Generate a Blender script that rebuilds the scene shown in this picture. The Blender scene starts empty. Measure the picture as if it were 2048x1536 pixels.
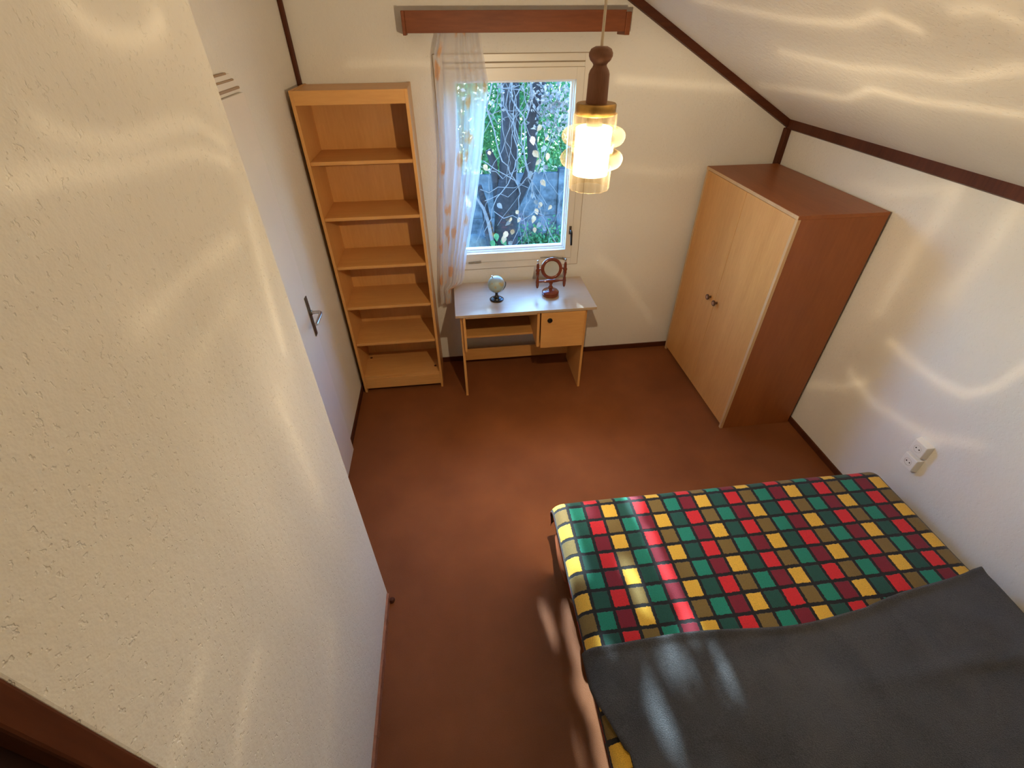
import bpy, bmesh, math, random
from mathutils import Vector, Matrix, noise
import numpy as np

C = bpy.context.scene.collection
S = bpy.context.scene
R = math.radians

# ------------------------------------------------------------------ camera, world, sun, exposure
cam = bpy.data.cameras.new('camera')
cam.sensor_width = 36.0
cam.lens = 929.99 / 2048 * 36.0
cam.clip_start = 0.02
cam_o = bpy.data.objects.new('camera', cam)
C.objects.link(cam_o)
pitch, yaw, roll = R(38.285), R(6.870), R(-0.3028)
fwd = Vector((math.sin(yaw) * math.cos(pitch), math.cos(yaw) * math.cos(pitch), -math.sin(pitch)))
rgt = Vector((math.cos(yaw), -math.sin(yaw), 0))
up = rgt.cross(fwd)
r2 = rgt * math.cos(roll) + up * math.sin(roll)
u2 = -rgt * math.sin(roll) + up * math.cos(roll)
cam_o.matrix_world = Matrix(((r2.x, u2.x, -fwd.x, -0.12117), (r2.y, u2.y, -fwd.y, -3.33548),
                             (r2.z, u2.z, -fwd.z, 2.3413), (0, 0, 0, 1)))
S.camera = cam_o

S.view_settings.view_transform = 'Standard'
S.view_settings.look = 'None'
S.view_settings.gamma = 1.0
S.view_settings.use_curve_mapping = False
S.view_settings.exposure = 0.0

SUN_DIR = Vector((-0.085, 1.0, 0.50)).normalized()       # from the room towards the sun
w = bpy.data.worlds.new('sky')
S.world = w
w.use_nodes = True
wn = w.node_tree
wn.nodes.clear()
wo = wn.nodes.new('ShaderNodeOutputWorld')
wb = wn.nodes.new('ShaderNodeBackground')
sk = wn.nodes.new('ShaderNodeTexSky')
sk.sky_type = 'NISHITA'
sk.sun_disc = False
sk.sun_elevation = math.asin(SUN_DIR.z)
sk.sun_rotation = math.atan2(SUN_DIR.x, SUN_DIR.y)
sk.air_density = 1.0
sk.ozone_density = 2.0
wb.inputs['Strength'].default_value = 3.4
wbal = wn.nodes.new('ShaderNodeMix')          # indoor white balance: daylight reads blue
wbal.data_type = 'RGBA'; wbal.blend_type = 'MULTIPLY'; wbal.inputs[0].default_value = 1.0
wbal.inputs[7].default_value = (0.33, 0.72, 1.18, 1)
wn.links.new(sk.outputs[0], wbal.inputs[6])
wn.links.new(wbal.outputs[2], wb.inputs['Color'])
wn.links.new(wb.outputs[0], wo.inputs[0])

sun = bpy.data.lights.new('sun', 'SUN')
sun.energy = 24.0
sun.angle = R(0.53)
sun.color = (0.66, 0.87, 1.0)
sun_o = bpy.data.objects.new('sun', sun)
sun_o.rotation_euler = SUN_DIR.to_track_quat('Z', 'Y').to_euler()
C.objects.link(sun_o)

LAMP_POWER = 0.105
LAMP_COL = (1.0, 0.875, 0.745)
LAMP_AX = (0.2466, -2.0468)

# ------------------------------------------------------------------ node helpers
def mat(name):
    m = bpy.data.materials.new(name)
    m.use_nodes = True
    nt = m.node_tree
    b = nt.nodes['Principled BSDF']
    return m, nt, b, nt.nodes['Material Output']

def nd(nt, t, **kw):
    n = nt.nodes.new(t)
    for k, v in kw.items():
        setattr(n, k, v)
    return n

def math_node(nt, op, a, b=None, clamp=False):
    n = nt.nodes.new('ShaderNodeMath')
    n.operation = op
    n.use_clamp = clamp
    for i, v in enumerate((a, b)):
        if v is None:
            continue
        if isinstance(v, (int, float)):
            n.inputs[i].default_value = v
        else:
            nt.links.new(v, n.inputs[i])
    return n.outputs[0]

def coords(nt, out='Object', scale=(1, 1, 1)):
    tc = nt.nodes.new('ShaderNodeTexCoord')
    mp = nt.nodes.new('ShaderNodeMapping')
    mp.inputs['Scale'].default_value = scale
    nt.links.new(tc.outputs[out], mp.inputs[0])
    return mp.outputs[0]

def noise_tex(nt, vec, scale, detail=4, rough=0.5, dist=0.0):
    n = nt.nodes.new('ShaderNodeTexNoise')
    n.inputs['Scale'].default_value = scale
    n.inputs['Detail'].default_value = detail
    n.inputs['Roughness'].default_value = rough
    n.inputs['Distortion'].default_value = dist
    nt.links.new(vec, n.inputs['Vector'])
    return n.outputs['Fac']

def ramp(nt, fac, stops, interp='LINEAR'):
    r = nt.nodes.new('ShaderNodeValToRGB')
    r.color_ramp.interpolation = interp
    e = r.color_ramp.elements
    while len(e) > len(stops):
        e.remove(e[-1])
    while len(e) < len(stops):
        e.new(0.5)
    for el, (p, c) in zip(e, stops):
        el.position = p
        el.color = (*c, 1) if len(c) == 3 else c
    nt.links.new(fac, r.inputs[0])
    return r.outputs[0]

def bump(nt, b, h, strength=0.3, dist=0.01, prev=None):
    n = nt.nodes.new('ShaderNodeBump')
    n.inputs['Strength'].default_value = strength
    n.inputs['Distance'].default_value = dist
    nt.links.new(h, n.inputs['Height'])
    if prev is not None:
        nt.links.new(prev, n.inputs['Normal'])
    nt.links.new(n.outputs[0], b.inputs['Normal'])
    return n.outputs[0]

def simple(name, col, rough=0.5, metal=0.0, var=0.0, vscale=8, spec=None, bs=0.0):
    m, nt, b, o = mat(name)
    b.inputs['Base Color'].default_value = (*col, 1)
    b.inputs['Roughness'].default_value = rough
    b.inputs['Metallic'].default_value = metal
    if spec is not None:
        b.inputs['Specular IOR Level'].default_value = spec
    if var or bs:
        f = noise_tex(nt, coords(nt), vscale, 5, 0.6)
        if var:
            c = ramp(nt, f, [(0.3, tuple(x * (1 - var) for x in col)), (0.7, tuple(min(1, x * (1 + var)) for x in col))])
            nt.links.new(c, b.inputs['Base Color'])
        if bs:
            bump(nt, b, f, bs, 0.01)
    return m

def wood(name, dark, light, axis='Z', scale=6.0, rough=0.45, grain=0.03, spec=0.4):
    m, nt, b, o = mat(name)
    st = {'X': (0.12, 1, 1), 'Y': (1, 0.12, 1), 'Z': (1, 1, 0.12)}[axis]
    v = coords(nt, 'Object', st)
    f1 = noise_tex(nt, v, scale, 3, 0.5, 0.6)
    f2 = noise_tex(nt, v, scale * 14, 4, 0.6)
    f = math_node(nt, 'ADD', math_node(nt, 'MULTIPLY', f1, 0.6), math_node(nt, 'MULTIPLY', f2, 0.4))
    c = ramp(nt, f, [(0.33, dark), (0.66, light)])
    nt.links.new(c, b.inputs['Base Color'])
    b.inputs['Roughness'].default_value = rough
    b.inputs['Specular IOR Level'].default_value = spec
    bump(nt, b, f2, grain, 0.004)
    return m

M = {}
# rough-cast painted plaster
def plaster(name, col, strength=1.0):
    m, nt, b, o = mat(name)
    v = coords(nt)
    big = noise_tex(nt, v, 2.3, 3, 0.5)
    c = ramp(nt, big, [(0.3, tuple(x * 0.96 for x in col)), (0.7, col)])
    nt.links.new(c, b.inputs['Base Color'])
    b.inputs['Roughness'].default_value = 0.85
    b.inputs['Specular IOR Level'].default_value = 0.2
    fine = noise_tex(nt, v, 150, 3, 0.6)
    n1 = bump(nt, b, fine, 0.14 * strength, 0.003)
    pit = noise_tex(nt, v, 95, 2, 0.5, 0.15)
    mask = noise_tex(nt, v, 5.0, 2, 0.5)
    pits = ramp(nt, pit, [(0.30, (0, 0, 0)), (0.37, (1, 1, 1))])
    n2 = bump(nt, b, pits, 0.45 * strength, 0.003, n1)
    med = noise_tex(nt, v, 34, 3, 0.6)
    bump(nt, b, med, 0.28 * strength, 0.008, n2)
    return m
M['plaster'] = plaster('painted_plaster', (0.77, 0.73, 0.655))
M['cream'] = simple('cream_gloss_paint', (0.74, 0.68, 0.58), 0.35, var=0.03, vscale=5)
M['door_paint'] = simple('white_door_paint', (0.76, 0.71, 0.64), 0.30, var=0.02, vscale=4)
M['trim'] = wood('dark_brown_trim_wood', (0.055, 0.014, 0.006), (0.105, 0.030, 0.011), 'X', 5, 0.55, spec=0.2)
M['trim_z'] = wood('dark_brown_trim_wood_upright', (0.055, 0.014, 0.006), (0.105, 0.030, 0.011), 'Z', 5, 0.55, spec=0.2)
M['valance'] = wood('valance_wood', (0.14, 0.036, 0.010), (0.235, 0.068, 0.020), 'X', 5, 0.5, spec=0.25)
M['beech'] = wood('beech_laminate', (0.58, 0.275, 0.075), (0.70, 0.36, 0.115), 'Z', 5, 0.38)
M['beech_x'] = wood('beech_laminate_flat', (0.58, 0.275, 0.075), (0.70, 0.36, 0.115), 'X', 5, 0.38)
M['beech_edge'] = wood('pale_beech_edge', (0.54, 0.33, 0.16), (0.64, 0.42, 0.22), 'Z', 6, 0.4)
M['walnut'] = wood('reddish_brown_laminate', (0.25, 0.072, 0.017), (0.34, 0.105, 0.027), 'Z', 4, 0.42)
M['walnut_y'] = wood('reddish_brown_laminate_flat', (0.25, 0.072, 0.017), (0.34, 0.105, 0.027), 'Y', 4, 0.42)
M['desk_top'] = wood('desk_top_laminate', (0.40, 0.28, 0.16), (0.48, 0.35, 0.22), 'X', 5, 0.40, spec=0.7)
M['desk_top'].node_tree.nodes['Principled BSDF'].inputs['Coat Weight'].default_value = 0.65
M['desk_top'].node_tree.nodes['Principled BSDF'].inputs['Coat Roughness'].default_value = 0.34
M['desk_top'].node_tree.nodes['Principled BSDF'].inputs['Coat IOR'].default_value = 1.7
M['black'] = simple('black_plastic', (0.012, 0.011, 0.011), 0.25)
M['shadow_back'] = simple('dark_hardboard', (0.07, 0.035, 0.018), 0.8)
M['knob'] = simple('dark_bronze_knob', (0.10, 0.045, 0.022), 0.3, 0.3)
M['knob_face'] = simple('knob_face_inlay', (0.42, 0.22, 0.13), 0.3)
M['metal'] = simple('brushed_metal', (0.55, 0.50, 0.45), 0.32, 1.0)
M['dark_metal'] = simple('dark_aged_metal', (0.20, 0.17, 0.13), 0.4, 1.0)
M['white_plastic'] = simple('white_socket_plastic', (0.80, 0.77, 0.70), 0.35)
M['white_paint'] = simple('white_outer_sash_paint', (0.80, 0.82, 0.82), 0.35)
M['mahogany'] = wood('lacquered_mahogany', (0.115, 0.022, 0.010), (0.21, 0.045, 0.018), 'Z', 20, 0.14, 0.0, 0.6)
M['lamp_wood'] = wood('turned_lamp_wood', (0.19, 0.075, 0.035), (0.27, 0.115, 0.06), 'Z', 20, 0.5)
M['brass'] = simple('aged_brass', (0.50, 0.30, 0.09), 0.35, 1.0, var=0.2, vscale=40)
M['cord'] = simple('cream_cord', (0.75, 0.62, 0.45), 0.6)
M['bed_wood'] = wood('dark_bed_wood', (0.06, 0.022, 0.012), (0.11, 0.042, 0.02), 'Y', 5, 0.45)
M['red_wood'] = wood('reddish_bed_rail_wood', (0.19, 0.05, 0.022), (0.30, 0.09, 0.038), 'Y', 6, 0.25)
M['mattress'] = simple('dark_mattress_cover', (0.045, 0.024, 0.018), 0.9)
M['dark_door'] = simple('dark_brown_door', (0.045, 0.016, 0.010), 0.5, var=0.2, vscale=6)

# carpet
m, nt, b, o = mat('brown_carpet'); M['carpet'] = m
v = coords(nt)
big = noise_tex(nt, v, 2.2, 4, 0.55)
fine = noise_tex(nt, v, 420, 2, 0.6)
f = math_node(nt, 'ADD', math_node(nt, 'MULTIPLY', big, 0.55), math_node(nt, 'MULTIPLY', fine, 0.45))
nt.links.new(ramp(nt, f, [(0.32, (0.150, 0.043, 0.010)), (0.68, (0.265, 0.085, 0.024))]), b.inputs['Base Color'])
b.inputs['Roughness'].default_value = 0.6
b.inputs['Specular IOR Level'].default_value = 0.22
b.inputs['Sheen Weight'].default_value = 0.04
b.inputs['Sheen Tint'].default_value = (0.8, 0.5, 0.3, 1)
bump(nt, b, fine, 0.5, 0.006)

# fleece blanket printed with a check
m, nt, b, o = mat('checked_fleece'); M['check'] = m
uv = nd(nt, 'ShaderNodeUVMap', uv_map='UVMap')
wob = nd(nt, 'ShaderNodeTexNoise'); wob.inputs['Scale'].default_value = 9; wob.inputs['Detail'].default_value = 4
nt.links.new(uv.outputs[0], wob.inputs['Vector'])
mx = nd(nt, 'ShaderNodeVectorMath', operation='SCALE'); mx.inputs['Scale'].default_value = 0.13
sb = nd(nt, 'ShaderNodeVectorMath', operation='SUBTRACT'); sb.inputs[1].default_value = (0.5, 0.5, 0.5)
nt.links.new(wob.outputs['Color'], sb.inputs[0]); nt.links.new(sb.outputs[0], mx.inputs[0])
ad = nd(nt, 'ShaderNodeVectorMath', operation='ADD')
nt.links.new(uv.outputs[0], ad.inputs[0]); nt.links.new(mx.outputs[0], ad.inputs[1])
sx = nd(nt, 'ShaderNodeSeparateXYZ'); nt.links.new(ad.outputs[0], sx.inputs[0])
su = nd(nt, 'ShaderNodeSeparateXYZ'); nt.links.new(uv.outputs[0], su.inputs[0])
i_ = math_node(nt, 'FLOOR', sx.outputs[0]); j_ = math_node(nt, 'FLOOR', sx.outputs[1])
jm = math_node(nt, 'MULTIPLY', math_node(nt, 'FLOORED_MODULO', j_, 2.0), 3.0)
k = math_node(nt, 'FLOORED_MODULO', math_node(nt, 'ADD', i_, jm), 6.0)
k = math_node(nt, 'DIVIDE', math_node(nt, 'ADD', k, 0.5), 6.0)
pal = [(0.78, 0.44, 0.045), (0.012, 0.075, 0.052), (0.66, 0.018, 0.022), (0.20, 0.125, 0.028), (0.012, 0.215, 0.135), (0.20, 0.008, 0.020)]
colr = ramp(nt, k, [(q / 6.0, c) for q, c in enumerate(pal)], 'CONSTANT')
fx = math_node(nt, 'ABSOLUTE', math_node(nt, 'SUBTRACT', math_node(nt, 'FRACT', sx.outputs[0]), 0.5))
fy = math_node(nt, 'ABSOLUTE', math_node(nt, 'SUBTRACT', math_node(nt, 'FRACT', sx.outputs[1]), 0.5))
mxx = math_node(nt, 'MAXIMUM', fx, fy)
line = ramp(nt, mxx, [(0.402, (0, 0, 0)), (0.420, (1, 1, 1))])
mix = nd(nt, 'ShaderNodeMix', data_type='RGBA')
nt.links.new(line, mix.inputs[0]); nt.links.new(colr, mix.inputs[6]); mix.inputs[7].default_value = (0.010, 0.008, 0.008, 1)
pile = noise_tex(nt, coords(nt), 330, 3, 0.7)
mul = nd(nt, 'ShaderNodeMix', data_type='RGBA', blend_type='MULTIPLY'); mul.inputs[0].default_value = 1.0
nt.links.new(mix.outputs[2], mul.inputs[6])
nt.links.new(ramp(nt, pile, [(0.3, (0.72, 0.72, 0.72)), (0.65, (1.1, 1.1, 1.1))]), mul.inputs[7])
nt.links.new(mul.outputs[2], b.inputs['Base Color'])
b.inputs['Roughness'].default_value = 0.75
b.inputs['Specular IOR Level'].default_value = 0.25
b.inputs['Sheen Weight'].default_value = 0.15
bump(nt, b, math_node(nt, 'SUBTRACT', math_node(nt, 'MULTIPLY', pile, 0.5), math_node(nt, 'MULTIPLY', line, 0.6)), 0.6, 0.006)

# grey fleece throw
m, nt, b, o = mat('grey_fleece'); M['grey'] = m
v = coords(nt)
big = noise_tex(nt, v, 3.5, 4, 0.6, 0.6)
pile = noise_tex(nt, v, 260, 3, 0.7)
f = math_node(nt, 'ADD', math_node(nt, 'MULTIPLY', big, 0.42), math_node(nt, 'MULTIPLY', pile, 0.58))
nt.links.new(ramp(nt, f, [(0.36, (0.036, 0.035, 0.038)), (0.64, (0.115, 0.108, 0.108))]), b.inputs['Base Color'])
b.inputs['Roughness'].default_value = 0.85
b.inputs['Specular IOR Level'].default_value = 0.2
b.inputs['Sheen Weight'].default_value = 0.12
bump(nt, b, f, 0.9, 0.016)

# clear glass pane / amber ribbed glass / mirror / frosted diffuser / sheer curtain / leaves
def thin_glass(name, tint, gloss_rough, rim_lo, rim_hi, ribs=None):
    m, nt, b, o = mat(name)
    nt.nodes.remove(b)
    t = nd(nt, 'ShaderNodeBsdfTransparent'); t.inputs[0].default_value = (*tint, 1)
    g = nd(nt, 'ShaderNodeBsdfGlossy'); g.inputs['Roughness'].default_value = gloss_rough
    lw = nd(nt, 'ShaderNodeLayerWeight'); lw.inputs['Blend'].default_value = 0.35
    mr = nd(nt, 'ShaderNodeMapRange')
    mr.inputs[3].default_value = rim_lo; mr.inputs[4].default_value = rim_hi
    nt.links.new(lw.outputs['Facing'], mr.inputs[0])
    mx = nd(nt, 'ShaderNodeMixShader')
    nt.links.new(mr.outputs[0], mx.inputs[0]); nt.links.new(t.outputs[0], mx.inputs[1]); nt.links.new(g.outputs[0], mx.inputs[2])
    nt.links.new(mx.outputs[0], o.inputs[0])
    return m, nt, t, g, mx, o
M['pane'] = thin_glass('window_glass', (0.97, 0.985, 0.985), 0.02, 0.03, 0.4)[0]
m, nt, t, g, mx, o = thin_glass('amber_ribbed_glass', (0.96, 0.87, 0.68), 0.05, 0.03, 0.30)
M['amber'] = m
g.inputs['Color'].default_value = (1.0, 0.86, 0.60, 1)
tl = nd(nt, 'ShaderNodeBsdfTranslucent'); tl.inputs[0].default_value = (1.0, 0.80, 0.48, 1)
mx2 = nd(nt, 'ShaderNodeMixShader')
lw = nd(nt, 'ShaderNodeLayerWeight'); lw.inputs['Blend'].default_value = 0.5
mr = nd(nt, 'ShaderNodeMapRange'); mr.inputs[3].default_value = 0.001; mr.inputs[4].default_value = 0.016
nt.links.new(lw.outputs['Facing'], mr.inputs[0]); nt.links.new(mr.outputs[0], mx2.inputs[0])
nt.links.new(mx.outputs[0], mx2.inputs[1]); nt.links.new(tl.outputs[0], mx2.inputs[2])
nt.links.new(mx2.outputs[0], o.inputs[0])
M['mirror'] = simple('mirror_glass', (0.92, 0.90, 0.85), 0.02, 1.0)
m, nt, b, o = mat('glowing_diffuser'); M['diffuser'] = m
nt.nodes.remove(b)
t = nd(nt, 'ShaderNodeBsdfTransparent'); e = nd(nt, 'ShaderNodeEmission')
e.inputs[0].default_value = (1.0, 0.86, 0.62, 1); e.inputs[1].default_value = 4.0
a = nd(nt, 'ShaderNodeAddShader'); nt.links.new(t.outputs[0], a.inputs[0]); nt.links.new(e.outputs[0], a.inputs[1]); nt.links.new(a.outputs[0], o.inputs[0])

m, nt, b, o = mat('sheer_flower_curtain'); M['sheer'] = m
nt.nodes.remove(b)
uv = nd(nt, 'ShaderNodeUVMap', uv_map='UVMap')
vo = nd(nt, 'ShaderNodeTexVoronoi'); vo.inputs['Scale'].default_value = 7.0; vo.inputs['Randomness'].default_value = 0.75
nz = nd(nt, 'ShaderNodeTexNoise'); nz.inputs['Scale'].default_value = 22; nz.inputs['Detail'].default_value = 3
nt.links.new(uv.outputs[0], vo.inputs['Vector']); nt.links.new(uv.outputs[0], nz.inputs['Vector'])
d = math_node(nt, 'ADD', vo.outputs['Distance'], math_node(nt, 'MULTIPLY', nz.outputs['Fac'], 0.42))
sc = nd(nt, 'ShaderNodeSeparateColor'); nt.links.new(vo.outputs['Color'], sc.inputs[0])
pres = math_node(nt, 'GREATER_THAN', sc.outputs[0], 0.2)
fl = math_node(nt, 'MULTIPLY', ramp(nt, d, [(0.46, (1, 1, 1)), (0.62, (0, 0, 0))]), pres)
t = nd(nt, 'ShaderNodeBsdfTransparent'); df = nd(nt, 'ShaderNodeBsdfDiffuse'); tr = nd(nt, 'ShaderNodeBsdfTranslucent')
cm = nd(nt, 'ShaderNodeMix', data_type='RGBA'); nt.links.new(fl, cm.inputs[0])
cm.inputs[6].default_value = (0.86, 0.83, 0.82, 1); cm.inputs[7].default_value = (0.84, 0.47, 0.24, 1)
nt.links.new(cm.outputs[2], df.inputs[0]); nt.links.new(cm.outputs[2], tr.inputs[0])
m1 = nd(nt, 'ShaderNodeMixShader'); m1.inputs[0].default_value = 0.45
nt.links.new(df.outputs[0], m1.inputs[1]); nt.links.new(tr.outputs[0], m1.inputs[2])
m2 = nd(nt, 'ShaderNodeMixShader')
op = nd(nt, 'ShaderNodeMapRange'); op.inputs[3].default_value = 0.60; op.inputs[4].default_value = 0.74
nt.links.new(fl, op.inputs[0]); nt.links.new(op.outputs[0], m2.inputs[0])
nt.links.new(t.outputs[0], m2.inputs[1]); nt.links.new(m1.outputs[0], m2.inputs[2]); nt.links.new(m2.outputs[0], o.inputs[0])

def leaf_mat(name, c1, c2, transl=0.45):
    m, nt, b, o = mat(name)
    oi = noise_tex(nt, coords(nt), 9, 3, 0.6)
    c = ramp(nt, oi, [(0.3, c1), (0.7, c2)])
    nt.links.new(c, b.inputs['Base Color']); b.inputs['Roughness'].default_value = 0.5
    tr = nd(nt, 'ShaderNodeBsdfTranslucent'); nt.links.new(c, tr.inputs[0])
    mx = nd(nt, 'ShaderNodeMixShader'); mx.inputs[0].default_value = transl
    nt.links.new(b.outputs[0], mx.inputs[1]); nt.links.new(tr.outputs[0], mx.inputs[2]); nt.links.new(mx.outputs[0], o.inputs[0])
    return m
M['leaf'] = leaf_mat('green_leaf', (0.045, 0.19, 0.055), (0.20, 0.42, 0.15), 0.5)
M['dead_leaf'] = leaf_mat('dry_leaf', (0.42, 0.19, 0.08), (0.70, 0.41, 0.22), 0.35)
M['pale_leaf'] = leaf_mat('pale_dry_leaf', (0.15, 0.12, 0.10), (0.32, 0.27, 0.235), 0.3)
M['yellow_leaf'] = leaf_mat('yellow_leaf', (0.40, 0.45, 0.08), (0.66, 0.56, 0.15), 0.4)
M['bark'] = simple('dark_bark', (0.026, 0.019, 0.019), 0.9, var=0.5, vscale=22, bs=0.9)
M['pale_bark'] = simple('pale_vine_bark', (0.17, 0.145, 0.135), 0.85, var=0.25, vscale=30)
M['concrete'] = simple('weathered_concrete', (0.10, 0.10, 0.10), 0.9, var=0.7, vscale=7, bs=1.0)
M['soil'] = simple('leaf_litter_soil', (0.06, 0.042, 0.03), 0.95, var=0.6, vscale=24, bs=1.0)
M['stone'] = simple('mossy_stone', (0.11, 0.12, 0.11), 0.9, var=0.3, vscale=14, bs=0.6)

# globe map
m, nt, b, o = mat('globe_map'); M['map'] = m
f = noise_tex(nt, coords(nt), 22, 5, 0.55)
c = ramp(nt, f, [(0.0, (0.26, 0.34, 0.33)), (0.53, (0.32, 0.39, 0.36)), (0.555, (0.42, 0.34, 0.19)), (0.64, (0.36, 0.30, 0.16)), (0.67, (0.22, 0.06, 0.035))])
nt.links.new(c, b.inputs['Base Color']); b.inputs['Roughness'].default_value = 0.3

# ------------------------------------------------------------------ mesh helpers
class MB:
    def __init__(s):
        s.v, s.f, s.sm = [], [], []
    def add(s, vs, fs, smooth=False):
        o = len(s.v)
        s.v += [tuple(x) for x in vs]
        s.f += [tuple(i + o for i in q) for q in fs]
        s.sm += [smooth] * len(fs)
        return s
    def box(s, x0, x1, y0, y1, z0, z1):
        return s.add([(x0, y0, z0), (x1, y0, z0), (x1, y1, z0), (x0, y1, z0), (x0, y0, z1), (x1, y0, z1), (x1, y1, z1), (x0, y1, z1)],
                     [(0, 3, 2, 1), (4, 5, 6, 7), (0, 1, 5, 4), (1, 2, 6, 5), (2, 3, 7, 6), (3, 0, 4, 7)])
    def hexa(s, p):                      # eight corners: bottom ring, top ring
        return s.add(p, [(0, 3, 2, 1), (4, 5, 6, 7), (0, 1, 5, 4), (1, 2, 6, 5), (2, 3, 7, 6), (3, 0, 4, 7)])
    def lathe(s, prof, n=32, cx=0, cy=0, axis='Z', cz=0, cap=True):
        vs, fs = [], []
        for (r, h) in prof:
            for k in range(n):
                a = 2 * math.pi * k / n
                if axis == 'Z': vs.append((cx + r * math.cos(a), cy + r * math.sin(a), cz + h))
                elif axis == 'Y': vs.append((cx + r * math.cos(a), cy + h, cz + r * math.sin(a)))
                else: vs.append((cx + h, cy + r * math.cos(a), cz + r * math.sin(a)))
        for i in range(len(prof) - 1):
            for k in range(n):
                q = (i * n + k, i * n + (k + 1) % n, (i + 1) * n + (k + 1) % n, (i + 1) * n + k)
                fs.append(q if axis != 'Y' else q[::-1])
        if cap:
            if prof[0][0] > 1e-5: fs.append(tuple(range(n))[::-1])
            if prof[-1][0] > 1e-5: fs.append(tuple((len(prof) - 1) * n + k for k in range(n)))
        return s.add(vs, fs, True)
    def tube(s, pts, rad, n=8):
        pts = [Vector(p) for p in pts]
        rs = rad if isinstance(rad, (list, tuple)) else [rad] * len(pts)
        vs, fs = [], []
        t0 = (pts[1] - pts[0]).normalized()
        ref = Vector((0, 0, 1)) if abs(t0.z) < 0.9 else Vector((1, 0, 0))
        nrm = t0.cross(ref).normalized()
        for i, p in enumerate(pts):
            t = (pts[min(i + 1, len(pts) - 1)] - pts[max(i - 1, 0)]).normalized()
            nrm = (nrm - t * nrm.dot(t)).normalized()
            bn = t.cross(nrm)
            for k in range(n):
                a = 2 * math.pi * k / n
                vs.append(p + (nrm * math.cos(a) + bn * math.sin(a)) * rs[i])
        for i in range(len(pts) - 1):
            for k in range(n):
                fs.append((i * n + k, i * n + (k + 1) % n, (i + 1) * n + (k + 1) % n, (i + 1) * n + k))
        fs.append(tuple(range(n))[::-1]); fs.append(tuple((len(pts) - 1) * n + k for k in range(n)))
        return s.add(vs, fs, True)
    def build(s, name, m, parent=None, loc=(0, 0, 0), bevel=0.0, seg=2, kind=None):
        me = bpy.data.meshes.new(name)
        me.from_pydata(s.v, [], s.f)
        if bevel:
            bm = bmesh.new(); bm.from_mesh(me)
            bmesh.ops.bevel(bm, geom=[e for e in bm.edges if len(e.link_faces) == 2 and e.calc_face_angle(0) > 0.5],
                            offset=bevel, segments=seg, affect='EDGES', profile=0.5)
            bm.to_mesh(me); bm.free()
        else:
            me.polygons.foreach_set('use_smooth', s.sm)
        me.materials.append(m)
        if not bevel and any(s.sm):
            try: me.set_sharp_from_angle(angle=R(40))
            except Exception: pass
        me.update()
        ob = bpy.data.objects.new(name, me)
        C.objects.link(ob)
        ob.location = loc
        if parent is not None: ob.parent = parent
        if kind: ob['kind'] = kind
        return ob

def box(name, b6, m, parent=None, bevel=0.0015, kind=None, seg=2):
    return MB().box(*b6).build(name, m, parent, bevel=bevel, kind=kind, seg=seg)

def thing(name, label, cat, loc=(0, 0, 0), group=None, rz=0):
    o = bpy.data.objects.new(name, None)
    o.empty_display_size = 0.1
    C.objects.link(o)
    o.location = loc; o.rotation_euler = (0, 0, rz)
    o['label'] = label; o['category'] = cat
    if group: o['group'] = group
    return o
def tag(o, label, cat, group=None):
    o['label'] = label; o['category'] = cat
    if group: o['group'] = group
    return o

# ------------------------------------------------------------------ room shell
XR, XL, XN = 2.2032, -0.9646, -0.6144
YB = -4.7                    # wall behind the camera
def zc(x): return 1.775 + 0.55 * (XR - x)
RX = 0.0                     # where the slope meets the flat ceiling
ZT = zc(RX)
ST = 'structure'
MB().box(-1.4, 2.4, YB - 0.1, 0.1, -0.12, 0.0).build('floor', M['carpet'], kind=ST)
# window wall with its opening
WX0, WX1, WZ0, WZ1 = -0.176, 0.792, 0.835, 2.172
wt = 0.095
wb_ = MB()
wb_.box(-1.4, WX0, 0, wt, 0, 3.2); wb_.box(WX1, 2.4, 0, wt, 0, 3.2)
wb_.box(WX0, WX1, 0, wt, 0, WZ0); wb_.box(WX0, WX1, 0, wt, WZ1, 3.2)
wb_.build('wall_back', M['plaster'], kind=ST)
MB().box(XR, XR + 0.12, YB, 0, 0, 1.85).build('wall_right', M['plaster'], kind=ST)
MB().box(XL - 0.12, XL, -2.06, 0, 0, 3.2).build('wall_left', M['plaster'], kind=ST)
MB().box(XL - 0.12, XN, -3.09, -2.0595, 0, 3.2).build('wall_near_left', M['plaster'], kind=ST, bevel=0.006, seg=3)
MB().box(XL - 0.12, XN, YB, -3.95, 0, 3.2).build('wall_far_left', M['plaster'], kind=ST)
MB().box(-1.4, 2.4, YB - 0.1, YB, 0, 3.2).build('wall_rear', M['plaster'], kind=ST)
MB().hexa([(RX, YB, ZT), (2.35, YB, zc(2.35)), (2.35, 0.02, zc(2.35)), (RX, 0.02, ZT),
           (RX, YB, ZT + .15), (2.35, YB, zc(2.35) + .15), (2.35, 0.02, zc(2.35) + .15), (RX, 0.02, ZT + .15)]).build('ceiling_slope', M['plaster'], kind=ST)
MB().box(-1.2, RX, YB, 0.02, ZT, ZT + 0.15).build('ceiling', M['plaster'], kind=ST)
# dark wooden doorway just past the near wall's end
MB().box(XN - 0.10, XN - 0.03, -3.95, -3.09, 0, 3.0).build('door_2', M['dark_door'], kind=ST, bevel=0.004)
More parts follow.
